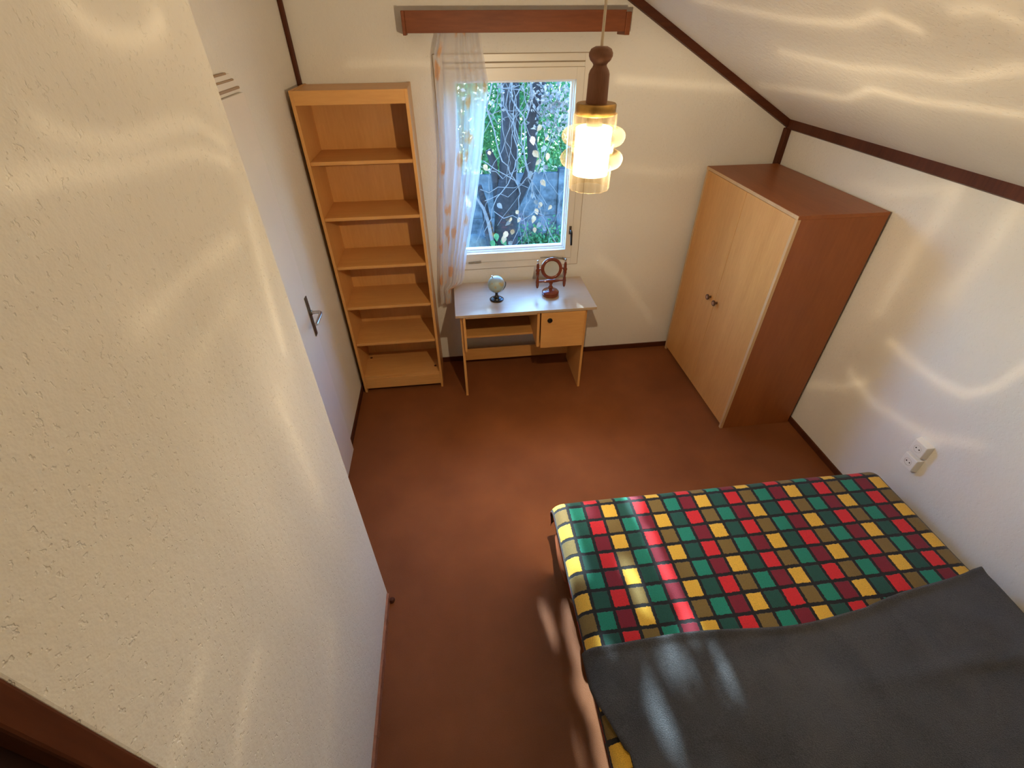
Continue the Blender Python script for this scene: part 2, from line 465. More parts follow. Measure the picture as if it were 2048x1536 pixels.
# trims
def rake(name, y0, y1, off0, off1):
    a, b = RX, XR
    MB().hexa([(a, y0, zc(a) - off1), (b, y0, zc(b) - off1), (b, y1, zc(b) - off1), (a, y1, zc(a) - off1),
               (a, y0, zc(a) - off0), (b, y0, zc(b) - off0), (b, y1, zc(b) - off0), (a, y1, zc(a) - off0)]).build(name, M['trim'], kind=ST)
rake('trim_1', -0.040, 0, 0.0, 0.047)
MB().add([(XR, YB, 1.728), (XR, YB, zc(XR)), (XR - 0.036, YB, zc(XR - 0.036)), (XR - 0.036, YB, 1.742),
          (XR, -0.03, 1.728), (XR, -0.03, zc(XR)), (XR - 0.036, -0.03, zc(XR - 0.036)), (XR - 0.036, -0.03, 1.742)],
         [(0, 1, 2, 3), (7, 6, 5, 4), (0, 4, 5, 1), (1, 5, 6, 2), (2, 6, 7, 3), (3, 7, 4, 0)]).build('trim_2', M['trim_z'], kind=ST)
MB().box(XR - 0.040, XR, -0.040, 0, 0, 1.74).build('trim_3', M['trim_z'], kind=ST, bevel=0.006)
MB().box(XL, XL + 0.026, -0.026, 0, 0, ZT).build('trim_4', M['trim_z'], kind=ST, bevel=0.006)
MB().box(XN - 0.03, XN + 0.002, -3.122, -3.0875, 0, ZT).build('trim_5', M['trim_z'], kind=ST, bevel=0.004)
# baseboards
MB().box(XL, XR, -0.012, 0, 0, 0.045).build('baseboard_back', M['trim'], kind=ST, bevel=0.003)
MB().box(XR - 0.012, XR, YB, -0.012, 0, 0.045).build('baseboard_right', M['trim_z'], kind=ST, bevel=0.003)
MB().box(XL, XL + 0.012, -0.965, -0.012, 0, 0.045).build('baseboard_left', M['trim_z'], kind=ST, bevel=0.003)
nb = MB()
random.seed(4)
ys = np.linspace(-3.09, -2.075, 40)
for a, b_ in zip(ys[:-1], ys[1:]):
    t = 0.011 + random.uniform(-0.0012, 0.0012)
    nb.box(XN, XN + t, a, b_, 0, 0.052 + random.uniform(-0.0015, 0.0015))
nbo = nb.build('baseboard_near_left', simple('worn_brown_baseboard', (0.30, 0.12, 0.065), 0.5, var=0.25, vscale=20), kind=ST)
MB().lathe([(0.0, 0), (0.012, 0.002), (0.015, 0.012), (0.010, 0.022), (0, 0.024)], 12).build('baseboard_end_cap', M['trim'], nbo, loc=(XN + 0.022, -2.09, 0.0))

# left wall door: flush leaf standing slightly proud, head boards with painted shade lines, lever handle
DX = -0.9388
door = box('door_1', (XL, DX, -1.90, -0.9776, 0.004, 2.105), M['door_paint'], bevel=0.003, kind=ST)
M['groove_shade'] = simple('painted_groove_shade', (0.36, 0.25, 0.16), 0.7)  # brown strips stand in for the shade lines between the head boards
box('head_board', (XL, XL + 0.012, -2.05, -0.985, 2.106, 2.150), M['door_paint'], door, bevel=0.002)
box('head_board', (XL, XL + 0.010, -2.05, -1.025, 2.152, 2.172), M['door_paint'], door, bevel=0.002)
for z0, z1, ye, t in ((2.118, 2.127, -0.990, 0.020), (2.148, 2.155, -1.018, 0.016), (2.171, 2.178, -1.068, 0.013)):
    box('head_shade_strip', (XL, XL + t, -2.05, ye, z0, z1), M['groove_shade'] , door, bevel=0.002)
hd = box('handle_plate', (DX, DX + 0.006, -1.030, -0.996, 0.955, 1.188), M['dark_metal'], door, bevel=0.002)
MB().tube([(DX + 0.004, -1.012, 1.095), (DX + 0.052, -1.012, 1.095), (DX + 0.060, -1.020, 1.094), (DX + 0.062, -1.045, 1.092), (DX + 0.060, -1.135, 1.090)],
          [0.010, 0.009, 0.0095, 0.0095, 0.0085], 12).build('lever', M['metal'], hd)
MB().lathe([(0.014, 0), (0.014, 0.008), (0.011, 0.010)], 16, axis='X', cx=DX + 0.006, cy=-1.012, cz=1.095).build('rosette', M['dark_metal'], hd)

# window: cream frame, sash, glass, handle, stay bars
win = thing('window_1', 'cream framed casement window looking out on the tree', 'window', (0, 0, 0))
win['kind'] = ST
del win['category']; del win['label']
fr = MB()
fr.box(WX0, WX0 + 0.055, -0.006, 0.085, WZ0, WZ1); fr.box(WX1 - 0.055, WX1, -0.006, 0.085, WZ0, WZ1)
fr.box(WX0 + 0.055, WX1 - 0.055, -0.006, 0.085, WZ0, WZ0 + 0.055)
fr.box(WX0 + 0.055, WX1 - 0.055, -0.006, 0.085, 2.104, 2.128)
fr.box(WX0 + 0.055, WX1 - 0.055, -0.006, 0.085, 2.134, WZ1)
fr.box(WX0 + 0.055, WX1 - 0.055, 0.004, 0.085, 2.126, 2.136)
fro = fr.build('window_frame', M['cream'], win, bevel=0.002)
sa = MB()
SX0, SX1, SZ0, SZ1 = WX0 + 0.0555, WX1 - 0.0555, WZ0 + 0.0555, 2.1035
OX0, OX1, OZ0, OZ1 = -0.070, 0.689, 0.957, 2.039
for yy0, yy1, ins, mm, nm in ((-0.012, 0.022, 0.0, 'cream', 'sash'), (0.022, 0.045, 0.006, 'white_paint', 'sash_rebate'), (0.045, 0.085, 0.016, 'white_paint', 'outer_sash')):
    q = MB()
    ax0, ax1, az0, az1 = OX0 + ins, OX1 - ins, OZ0 + ins, OZ1 - ins
    q.box(SX0, ax0, yy0, yy1, SZ0, SZ1); q.box(ax1, SX1, yy0, yy1, SZ0, SZ1)
    q.box(ax0, ax1, yy0, yy1, SZ0, az0); q.box(ax0, ax1, yy0, yy1, az1, SZ1)
    q.build(nm, M[mm], win, bevel=0.0015)
box('pane', (OX0 + 0.014, OX1 - 0.014, 0.058, 0.062, OZ0 + 0.014, OZ1 - 0.014), M['pane'], win, bevel=0)
box('outer_sill', (WX0 - 0.03, WX1 + 0.03, 0.085, 0.17, WZ0 + 0.02, WZ0 + 0.05), M['white_paint'], win, bevel=0.003)
M['crack'] = simple('dusty_frame_joint', (0.33, 0.24, 0.15), 0.8)
cl = MB()
for x0, x1, z0, z1 in ((WX0 - 0.003, WX0 + 0.001, WZ0, WZ1), (WX1 - 0.001, WX1 + 0.003, WZ0, WZ1), (WX0, WX1, WZ1 - 0.001, WZ1 + 0.003), (WX0, WX1, WZ0 - 0.003, WZ0 + 0.001)):
    cl.box(x0, x1, -0.0045, 0.001, z0, z1)
cl.build('frame_joint', M['crack'], win)
cl = MB()
for x0, x1, z0, z1 in ((SX1 - 0.001, SX1 + 0.002, SZ0, SZ1), (SX0 - 0.002, SX0 + 0.001, SZ0, SZ1), (SX0, SX1, SZ0 - 0.003, SZ0 + 0.0005), (SX0, SX1, 2.1025, 2.1055), (WX0 + .056, WX1 - .056, 2.1285, 2.1325)):
    cl.box(x0, x1, -0.0075, 0.005, z0, z1)
cl.build('sash_joint', M['crack'], win)
hp = box('window_handle', (0.709, 0.727, -0.022, -0.012, 1.075, 1.135), M['dark_metal'], win, bevel=0.002)
MB().tube([(0.718, -0.020, 1.108), (0.718, -0.048, 1.108), (0.720, -0.052, 1.095), (0.724, -0.052, 1.005)], [0.007, 0.007, 0.0085, 0.0075], 10).build('lever', M['black'], hp)
st = MB(); st.tube([(-0.045, -0.018, 0.893), (0.03, -0.022, 0.897), (0.05, -0.022, 0.899)], [0.006, 0.007, 0.008], 8)
st.build('stay_bar', M['dark_metal'], win)
st = MB(); st.tube([(0.50, -0.018, 0.905), (0.60, -0.022, 0.905), (0.67, -0.026, 0.893)], [0.004, 0.006, 0.006], 8)
st.tube([(0.67, -0.020, 0.893), (0.69, -0.034, 0.890), (0.70, -0.034, 0.880)], [0.008, 0.009, 0.007], 8)
st.build('stay_bar', M['dark_metal'], win)

# ------------------------------------------------------------------ bookshelf
bs = thing('bookshelf', 'tall narrow open bookcase of pale wood beside the door', 'bookcase', (-0.935, 0, 0))
W, D, H = 0.616, 0.3527, 2.0426
t = 0.018
for x0 in (0.0, W - t):
    box('side_panel', (x0, x0 + t, -D, -0.006, 0, H - (0.0 if x0 else 0.0)), M['beech'], bs)
box('back_panel', (t, W - t, -0.012, -0.006, 0.02, H - 0.02), M['beech'], bs, bevel=0)
box('top_panel', (t, W - t, -D + 0.004, -0.012, H - 0.022, H - 0.003), M['beech_x'], bs)
box('fascia', (t, W - t, -D - 0.001, -D + 0.017, 1.974, H - 0.001), M['beech_x'], bs)
shelf_me = None
for z in (1.672, 1.352, 1.032, 0.732, 0.430):
    dd = -D + (0.008 if z > 1.2 else 0.03)
    if shelf_me is None:
        so = box('shelf', (t, W - t, -D + 0.012, -0.012, 0, 0.020), M['beech_x'], bs); shelf_me = so.data
    else:
        so = bpy.data.objects.new('shelf', shelf_me); C.objects.link(so); so.parent = bs
    so.location.z = z
bo = box('bottom_shelf', (t, W - t, -D + 0.008, -0.012, 0.130, 0.150), M['beech_x'], bs)
box('plinth', (t, W - t, -D + 0.004, -D + 0.022, 0.035, 0.130), M['beech_x'], bs)
for x, y in ((0.045, -0.09), (W - 0.05, -0.265)):
    MB().lathe([(0.010, 0), (0.010, 0.003), (0.004, 0.006)], 12).build('bracket_stub', M['trim'], bs, loc=(x, y, 0.150))

# ------------------------------------------------------------------ wardrobe
wd = thing('wardrobe', 'two-door wardrobe with pale doors and reddish brown sides in the corner', 'wardrobe', (1.6595, -0.0395, 0))
WD, WW, WH = 0.520, 1.058, 1.520     # depth in x, width in -y, height
box('side_panel', (0.020, WD, -WW, -WW + 0.02, 0, WH - 0.02), M['walnut'], wd)
box('side_panel', (0.020, WD, -0.02, 0, 0, WH - 0.02), M['walnut'], wd)
box('top_panel', (0.0, WD, -WW, 0, WH - 0.02, WH), M['walnut_y'], wd)
box('back_panel', (WD - 0.008, WD - 0.002, -WW + 0.02, -0.02, 0.05, WH - 0.02), M['shadow_back'], wd, bevel=0)
box('bottom_panel', (0.022, WD - 0.01, -WW + 0.02, -0.02, 0.05, 0.07), M['walnut_y'], wd)
box('plinth', (0.03, 0.045, -WW + 0.02, -0.02, 0.0, 0.05), M['beech_edge'], wd)
ed = box('edge_strip', (0.0, 0.0195, -WW, -WW + 0.021, 0, WH - 0.02), M['beech_edge'], wd)
box('edge_strip', (0.0, 0.0195, -0.021, 0, 0, WH - 0.02), M['beech_edge'], wd)
box('edge_strip', (-0.002, 0.0, -WW, 0, WH - 0.019, WH - 0.001), M['beech_edge'], wd, bevel=0)
dsp = -0.5425
for a, b_, kx in ((-WW + 0.023, dsp - 0.001, dsp - 0.032), (dsp + 0.001, -0.023, dsp + 0.062)):
    d_ = box('door', (0.002, 0.020, a, b_, 0.03, WH - 0.023), M['beech'], wd)
    k_ = MB().lathe([(0.008, 0.0), (0.007, -0.016), (0.010, -0.019), (0.0195, -0.022), (0.0205, -0.027), (0.0185, -0.031), (0.0165, -0.031)], 24, axis='X', cx=0.002, cy=kx, cz=0.757).build('knob', M['knob'], d_)
    MB().lathe([(0.0, -0.0315), (0.0160, -0.0308), (0.0165, -0.029)], 24, axis='X', cx=0.002, cy=kx, cz=0.757, cap=False).build('knob_inlay', M['knob_face'], d_)

# ------------------------------------------------------------------ desk
dk = thing('desk', 'small pale wooden desk with one cupboard door under the window', 'desk', (-0.1707, -0.0416, 0))
DW, DD, DH = 0.9905, 0.4991, 0.7451
box('desk_top', (0, DW, -DD, 0, DH - 0.020, DH), M['desk_top'], dk, bevel=0.002)
def leg(x0, x1):
    z1 = DH - 0.020
    yb, yf = -0.04, -DD + 0.045
    prof = [(yf, z1), (yf - 0.0, 0.40), (yf - 0.004, 0.0), (yf + 0.030, 0.0), (yf + 0.085, 0.30), (yf + 0.12, 0.36), (yb - 0.12, 0.36), (yb - 0.085, 0.30), (yb - 0.03, 0.0), (yb, 0.0), (yb, z1)]
    n = len(prof)
    vs = [(x0, y, z) for y, z in prof] + [(x1, y, z) for y, z in prof]
    fs = [tuple(range(n))[::-1], tuple(range(n, 2 * n))] + [(i, (i + 1) % n, n + (i + 1) % n, n + i) for i in range(n)]
    return MB().add(vs, fs)
def leg_full(x0, x1):
    z1 = DH - 0.020
    yb, yf = -0.03, -DD + 0.050
    return MB().hexa([(x0, yf, 0), (x1, yf, 0), (x1, yb, 0), (x0, yb, 0), (x0, yf, z1), (x1, yf, z1), (x1, yb, z1), (x0, yb, z1)])
leg_full(0.030, 0.048).build('leg_panel', M['beech'], dk, bevel=0.0015)
leg_full(0.920, 0.938).build('leg_panel', M['beech'], dk, bevel=0.0015)
yf = -DD + 0.015
box('compartment_side', (0.049, 0.066, yf, -0.036, 0.436, DH - 0.021), M['beech'], dk)
box('compartment_divider', (0.570, 0.590, yf, -0.036, 0.436, DH - 0.021), M['beech'], dk)
box('compartment_side', (0.902, 0.919, yf, -0.036, 0.436, DH - 0.021), M['beech'], dk)
box('compartment_floor', (0.066, 0.570, -0.315, -0.036, 0.444, 0.460), M['beech_x'], dk)
box('compartment_floor', (0.590, 0.902, yf + 0.02, -0.036, 0.437, 0.452), M['beech_x'], dk)
box('compartment_back', (0.049, 0.919, -0.036, -0.030, 0.437, DH - 0.021), M['shadow_back'], dk, bevel=0)
box('front_rail', (0.068, 0.568, -DD + 0.012, -DD + 0.030, DH - 0.036, DH - 0.021), M['beech_edge'], dk)
box('back_stretcher', (0.049, 0.919, -0.060, -0.044, 0.064, 0.168), M['beech_x'], dk)
dd_ = box('cupboard_door', (0.596, 0.909, yf - 0.016, yf - 0.001, 0.434, DH - 0.024), M['beech_x'], dk)
MB().lathe([(0.0165, 0.0), (0.0185, -0.003), (0.0175, -0.008), (0.010, -0.010), (0, -0.0095)], 24, axis='Y', cx=0.657, cy=yf - 0.016, cz=0.664).build('knob', M['black'], dd_)

# globe on the desk
gx, gy = 0.132, -0.340
gl = thing('globe', 'small desk globe on a round black foot', 'globe', (gx, gy, DH))
MB().lathe([(0.050, 0), (0.051, 0.006), (0.046, 0.010), (0.036, 0.013), (0.033, 0.018), (0.026, 0.020), (0.015, 0.028), (0.010, 0.040), (0.010, 0.056), (0.013, 0.060), (0, 0.061)], 32).build('foot', M['black'], gl)
sp = MB(); n1, n2 = 24, 40
sp.lathe([(max(1e-6, 0.060 * math.sin(math.pi * i / n1)), -0.060 * math.cos(math.pi * i / n1)) for i in range(n1 + 1)], n2, cap=False)
so = sp.build('sphere', M['map'], gl, loc=(0, 0, 0.120)); so.rotation_euler = (0.18, R(-23), 0.5)
ax = Vector((math.sin(R(-23)), -0.10, math.cos(R(-23)))).normalized()
c0 = Vector((0, 0, 0.120))
MB().tube([c0 + ax * 0.056, c0 + ax * 0.066, c0 + ax * 0.076], [0.003, 0.004, 0.0035], 10).build('axis_pin', M['metal'], gl)
MB().tube([c0 - ax * 0.056, c0 - ax * 0.068], [0.005, 0.006], 10).build('axis_pin', M['black'], gl)
side = Vector((math.cos(R(-23)), 0, -math.sin(R(-23))))
arc = [c0 + (ax * math.cos(a) + side * math.sin(a)) * 0.067 for a in np.linspace(R(100), R(180), 14)]
MB().tube(arc + [Vector((0.0, 0, 0.058))], 0.0028, 8).build('meridian_arm', M['black'], gl)

# table mirror on the desk
mx_, my_ = 0.528, -0.315
mr_ = thing('table_mirror', 'round tilting mirror in a glossy red-brown turned stand', 'mirror', (mx_, my_, DH))
MB().lathe([(0.058, 0), (0.061, 0.004), (0.061, 0.018), (0.055, 0.022), (0.062, 0.026), (0.055, 0.034), (0.030, 0.040), (0.016, 0.043), (0, 0.043)], 36).build('foot', M['mahogany'], mr_)
MB().lathe([(0.016, 0.042), (0.013, 0.050), (0.018, 0.060), (0.011, 0.072), (0.010, 0.082), (0.015, 0.092), (0.015, 0.100), (0.009, 0.104)], 24).build('stem', M['mahogany'], mr_)
cb = MB()
xs_ = np.linspace(-0.090, 0.090, 13)
cb.tube([(x, 0, 0.108) for x in xs_], [0.007 + 0.006 * math.exp(-(x / 0.05) ** 2) - (0.002 if 0.05 < abs(x) < 0.075 else 0) for x in xs_], 14)
cb.build('crossbar', M['mahogany'], mr_)
for sx_ in (-1, 1):
    pr_ = [(0.0, 0.055), (0.004, 0.057), (0.008, 0.065), (0.011, 0.080), (0.0115, 0.098), (0.013, 0.106), (0.0115, 0.115), (0.010, 0.128), (0.007, 0.140), (0.010, 0.155), (0.013, 0.172), (0.011, 0.180), (0.015, 0.192), (0.014, 0.200), (0.010, 0.206), (0.011, 0.215), (0.010, 0.232), (0.008, 0.242), (0.006, 0.247)]
    po = MB().lathe(pr_, 18).build('post', M['mahogany'], mr_, loc=(0.098 * sx_, 0, 0))
    MB().lathe([(0.004, 0.246), (0.005, 0.252), (0.0035, 0.257), (0.0065, 0.263), (0.0065, 0.268), (0, 0.273)], 14).build('finial', M['metal'], po)
    MB().tube([(0.098 * sx_, 0, 0.2), (0.074 * sx_, 0, 0.202)], [0.006, 0.005], 10).build('pivot', M['mahogany'], mr_)
ring = [(0.053, -0.006), (0.055, -0.010), (0.061, -0.013), (0.069, -0.012), (0.075, -0.007), (0.077, 0.0), (0.074, 0.008), (0.062, 0.012), (0.0, 0.012)]
rf = MB().lathe(ring, 48, axis='Y').build('round_frame', M['mahogany'], mr_, loc=(0, 0, 0.203))
gl_ = MB().lathe([(0.0, -0.0065), (0.054, -0.0065)], 48, axis='Y', cap=False).build('mirror_glass', M['mirror'], rf)
rf.rotation_euler = (R(-13), 0, 0)

# ------------------------------------------------------------------ curtain box and curtain
vb = thing('curtain_box', 'long reddish brown wooden curtain box on the wall above the window', 'valance', (0.31, 0, 2.27))
box('front_board', (-0.612, 0.605, -0.140, -0.122, 0.004, 0.101), M['valance'], vb, bevel=0.002)
box('end_board', (-0.630, -0.612, -0.146, 0.0, -0.006, 0.101), M['valance'], vb, bevel=0.003)
box('end_board', (0.605, 0.634, -0.146, 0.0, -0.012, 0.092), M['valance'], vb, bevel=0.003)
box('top_board', (-0.612, 0.605, -0.122, 0.0, 0.083, 0.099), M['valance'], vb)
box('curtain_rail', (-0.600, 0.590, -0.085, -0.070, 0.055, 0.068), M['white_plastic'], vb)

cu_tab = [(2.322, -0.125, 0.100), (2.262, -0.138, 0.104), (2.176, -0.166, 0.118), (2.029, -0.176, 0.143), (1.69, -0.188, 0.098), (1.596, -0.196, 0.083), (1.32, -0.229, 0.030), (1.28, -0.230, 0.018), (1.047, -0.251, -0.035), (0.999, -0.255, -0.051), (0.818, -0.272, -0.085), (0.768, -0.272, -0.108), (0.748, -0.273, -0.182), (0.626, -0.276, -0.186)]
zz = np.array([q[0] for q in cu_tab])[::-1]; xl_ = np.array([q[1] for q in cu_tab])[::-1]; xr_ = np.array([q[2] for q in cu_tab])[::-1]
nu, nv = 150, 90
vs, fs, uvs = [], [], []
rng = np.random.RandomState(3)
for j in range(nv + 1):
    z = 2.322 + (0.626 - 2.322) * j / nv
    a, b_ = np.interp(z, zz, xl_), np.interp(z, zz, xr_)
    amp = 0.006 + 0.020 * min(1, j / 25)
    for i in range(nu + 1):
        s_ = i / nu
        ph = 2 * math.pi * (6.5 * s_ + 0.35 * math.sin(3 * s_ * math.pi) + 0.12 * math.sin(z * 2.1))
        y = -0.095 + amp * math.sin(ph) * (0.7 + 0.3 * math.sin(13 * s_ + 1.2)) + 0.012 * math.sin(5 * s_ + z * 1.5)
        x = a + (b_ - a) * s_ + 0.006 * math.cos(ph) * min(1, j / 25)
        zb = z + (0.006 * math.sin(ph * 0.9) if j == nv else 0)
        vs.append((x, y - (0.10 * max(0, (0.85 - z)) if z < 0.85 else 0), zb)); uvs.append((s_ * 0.80, z))
for j in range(nv):
    for i in range(nu):
        q = j * (nu + 1) + i
        fs.append((q, q + nu + 1, q + nu + 2, q + 1))
me = bpy.data.meshes.new('curtain'); me.from_pydata(vs, [], fs)
ul = me.uv_layers.new(name='UVMap')
for lp in me.loops: ul.data[lp.index].uv = uvs[lp.vertex_index]
me.polygons.foreach_set('use_smooth', [True] * len(me.polygons)); me.materials.append(M['sheer'])
cu = bpy.data.objects.new('curtain', me); C.objects.link(cu)
tag(cu, 'sheer white curtain with orange flowers gathered at the window', 'curtain')

# ------------------------------------------------------------------ pendant lamp
lx, ly = LAMP_AX
pl = thing('pendant_lamp', 'pendant lamp with turned wooden neck and lit amber glass shade', 'lamp', (lx, ly, 1.975))
MB().tube([(0.0, 0, 0.309), (0.0005, 0, 0.40), (-0.001, 0, 0.60), (0.0, 0, zc(lx) - 1.975 - 0.001)], 0.0034, 8).build('cord', M['cord'], pl)
MB().lathe([(0.0, 0.313), (0.014, 0.3125), (0.0235, 0.308), (0.0278, 0.300), (0.0278, 0.294), (0.0240, 0.286), (0.0178, 0.2805), (0.0158, 0.2770), (0.0172, 0.2730), (0.0222, 0.2665), (0.0248, 0.2590), (0.0262, 0.199)][::-1], 32).build('wooden_neck', M['lamp_wood'], pl)
MB().lathe([(0.0, 0.174), (0.047, 0.174), (0.0495, 0.177), (0.0495, 0.197), (0.047, 0.200), (0.0, 0.200)], 40).build('brass_cap', M['brass'], pl)
sh = []
prof_g = [(0.053, 0.178), (0.0535, 0.150)]
def rib(z0, R0, r0):
    return [(R0 + r0 * math.cos(a), z0 + r0 * 0.95 * math.sin(a)) for a in np.linspace(R(112), R(-112), 12)]
prof_g += rib(0.127, 0.0600, 0.0205) + rib(0.074, 0.0605, 0.0205) + [(0.0535, 0.048), (0.053, 0.004), (0.0525, 0.0), (0.051, 0.0005)]
NG = 72
gv, gf = [], []
for (r, h) in prof_g[::-1]:
    for k in range(NG):
        a = 2 * math.pi * k / NG
        rr = r + (0.0013 if (k // 3) % 2 else -0.0006) * (1 if r < 0.0555 else 0.4)
        gv.append((rr * math.cos(a), rr * math.sin(a), h))
for i in range(len(prof_g) - 1):
    for k in range(NG):
        gf.append((i * NG + k, i * NG + (k + 1) % NG, (i + 1) * NG + (k + 1) % NG, (i + 1) * NG + k))
MB().add(gv, gf, True).build('glass_shade', M['amber'], pl)
MB().lathe([(0.020, 0.150), (0.021, 0.153), (0.021, 0.1735)], 24).build('lamp_socket', M['dark_metal'], pl)
MB().lathe([(0.040, 0.034), (0.046, 0.036), (0.046, 0.146), (0.040, 0.149), (0.0205, 0.1495)], 32, cap=False).build('diffuser', M['diffuser'], pl)
MB().lathe([(1e-5, 0.040), (0.020, 0.045), (0.030, 0.062), (0.032, 0.078), (0.026, 0.100), (0.016, 0.122), (0.014, 0.149)], 24, cap=False).build('bulb', M['diffuser'], pl)

# the lamp's own light: a bulb seen through ribbed glass, given as a photometric (IES) distribution
def ies_text():
    nv_, nh_ = 361, 721
    th = np.arange(nv_)[None, :] * 0.5          # 0 = straight down
    ph = np.arange(nh_)[:, None] * 0.5 - 180.0  # azimuth from +y towards +x
    base = 0.62 + 0.38 * np.exp(-((th - 75) / 45.0) ** 2)
    base = base * np.where(th > 150, np.maximum(0.05, 1 - (th - 150) / 20.0), 1.0)
    I = base * np.ones_like(ph)
    rs = np.random.RandomState(11)
    # soft streaks thrown downwards by the vertical flutes
    n_s = np.zeros(nh_)
    for f_ in (5, 8, 11, 14, 19, 23, 31):
        n_s += rs.uniform(0.4, 1) * np.sin(np.radians(ph[:, 0] * f_) + rs.uniform(0, 6.28)) / (f_ ** 0.35)
    n_s /= np.abs(n_s).max()
    wdn = np.exp(-((th - 58) / 24.0) ** 2)
    I = I * (1 + 0.24 * n_s[:, None] * wdn)
    # wavy horizontal bands thrown by the two bulged rings
    for t0, a0, w0 in ((103, 0.10, 3.0), (97.5, 0.13, 1.6), (92.5, 0.12, 1.5), (88.0, 0.10, 1.6), (112, 0.12, 4.0), (82, 0.07, 2.0), (76.5, 0.06, 1.8), (60, 0.07, 2.2), (53, 0.07, 2.2)):
        wob_ = np.zeros(nh_)
        for f_ in (6, 9, 13, 17):
            wob_ += rs.uniform(0.2, 0.9) * np.sin(np.radians(ph[:, 0] * f_) + rs.uniform(0, 6.28))
        am = 0.6 + 0.4 * np.sin(np.radians(ph[:, 0] * rs.randint(3, 8)) + rs.uniform(0, 6.28))
        I = I * (1 + a0 * am[:, None] * np.exp(-((th - t0 - wob_[:, None]) / w0) ** 2))
    ridges = [
        (0.24, 1.5, [(-116, 106.7), (-114.7, 105.5), (-112.3, 104.9), (-108.9, 104.8), (-104.4, 105.2), (-100.8, 106.8)]),
        (0.22, 0.9, [(-124.2, 99.2), (-122.4, 98.4), (-119.5, 97.5), (-115, 97.1), (-109.1, 97.4), (-101.8, 96.9), (-97.5, 94.7), (-95.1, 93.3)]),
        (0.24, 1.1, [(-128.2, 96.3), (-125.4, 96.2), (-121.2, 95.5), (-115.3, 94.8), (-110.5, 94.7), (-103.4, 93.8), (-95.8, 90.7)]),
        (0.18, 1.6, [(-125.2, 84.4), (-121.3, 84.1), (-113.7, 83.6), (-103.2, 82)]),
        (0.20, 2.4, [(-95.9, 82.3), (-98.2, 73.5), (-100.5, 63.7)]),
        (0.12, 1.5, [(-121.2, 77.2), (-114.6, 77), (-109.5, 76.5)]),
        (0.16, 0.9, [(-140.1, 65), (-137.7, 64.2), (-136.2, 63.9)]),
        (0.20, 1.0, [(-138.9, 57.2), (-136.3, 56.8), (-133, 55.7)]),
        (0.16, 1.2, [(-134.9, 40.7), (-129.5, 39.3), (-121.6, 38.7)]),
        (0.10, 2.0, [(-108.6, 60.2), (-108.8, 52.2), (-108.9, 44.4)]),
        (0.38, 0.8, [(40, 88.5), (47.2, 88.7), (55.5, 88.8), (61.2, 91), (68.8, 90.5), (78.7, 91), (85.5, 91.1)]),
        (0.26, 1.0, [(45.6, 94.8), (59.2, 94.3), (69.1, 95.1), (77.5, 94.8), (90.5, 98.1)]),
        (0.40, 1.5, [(30.7, 101.5), (39.6, 101.6), (52.4, 101.8), (63.6, 102.8), (71.5, 105.4), (77, 103)]),
        (0.25, 1.5, [(86.1, 106.5), (91.6, 106.9), (95.4, 104.8)]),
        (0.26, 1.0, [(19.4, 88.8), (26.4, 88.4), (32.8, 88), (37.4, 87.6)]),
        (0.18, 0.9, [(-23.7, 91.4), (-16.6, 91.6), (-11.4, 91.3)]),
        (0.14, 1.2, [(19.6, 60.6), (25.1, 58.1), (31.3, 53.1)]),
        (0.12, 1.2, [(22.1, 75.9), (28.8, 75.6), (33.3, 76.5)]),
        (0.36, 0.9, [(73.2, 60.7), (78.3, 59.7), (82.6, 59.4), (86.3, 59.8), (88.6, 62.1), (89.6, 65.3)]),
        (0.32, 0.9, [(69.9, 55.2), (75.3, 53.4), (81.1, 53.4), (86.1, 53.9), (91.6, 56.5)]),
        (0.24, 1.0, [(64.4, 51.6), (69.6, 53), (73, 55)]),
        (0.16, 1.2, [(55.9, 77.9), (62.1, 77.8), (66.6, 79), (70.7, 80.1)]),
        (0.22, 2.4, [(70.3, 78.6), (69.4, 72), (69.2, 63.8)]),
        (0.20, 2.2, [(78.1, 79.4), (77.9, 73.4), (77, 68.6)]),
    ]
    P2, T2 = np.broadcast_arrays(ph, th)
    for amp, wd_, pts in ridges:
        pts = np.array(pts)
        best = np.full(P2.shape, 1e9)
        for a, b_ in zip(pts[:-1], pts[1:]):
            e_ = b_ - a
            u_ = np.clip(((P2 - a[0]) * e_[0] + (T2 - a[1]) * e_[1]) / (e_ @ e_), 0, 1)
            best = np.minimum(best, np.hypot(P2 - a[0] - u_ * e_[0], T2 - a[1] - u_ * e_[1]))
        k_ = 3.3 if pts[0][0] < -90 else 2.4
        I = I * (1 + k_ * amp * (0.65 * np.exp(-(best / (wd_ * 0.5)) ** 2) + 0.35 * np.exp(-(best / (wd_ * 1.3)) ** 2)))
    # output turned down towards the near-left wall so it does not overexpose
    dl = np.exp(-(((P2 + 105 + 180) % 360 - 180) / 70.0) ** 2) * np.exp(-((T2 - 88) / 62.0) ** 2)
    I = I * (1 - 0.878 * dl)
    # more light forward under the shade, less back and up beyond the rings
    fw = 0.5 + 0.5 * np.cos(np.radians(P2 - 5))
    low = 1 / (1 + np.exp((T2 - 29) / 4.0))
    I = I * (1 + low * (3.1 * fw - 0.93))
    I = I * (1 - 0.62 / (1 + np.exp(-(T2 - 97) / 3.0)) * np.exp(-(((P2 - 80 + 180) % 360 - 180) / 60.0) ** 2))
    I = I * (1 + 1.05 * np.exp(-((T2 - 91) / 6.0) ** 2) * np.exp(-((P2 - 48) / 24.0) ** 2))
    I = I * 1000
    rows = [' '.join('%d' % q for q in r_) for r_ in I]
    head = ['IESNA:LM-63-2002', 'TILT=NONE', '1 1000 1 %d %d 1 2 0 0 0' % (nv_, nh_), '1 1 100',
            ' '.join('%.1f' % (q * 0.5) for q in range(nv_)), ' '.join('%.1f' % (q * 0.5) for q in range(nh_))]
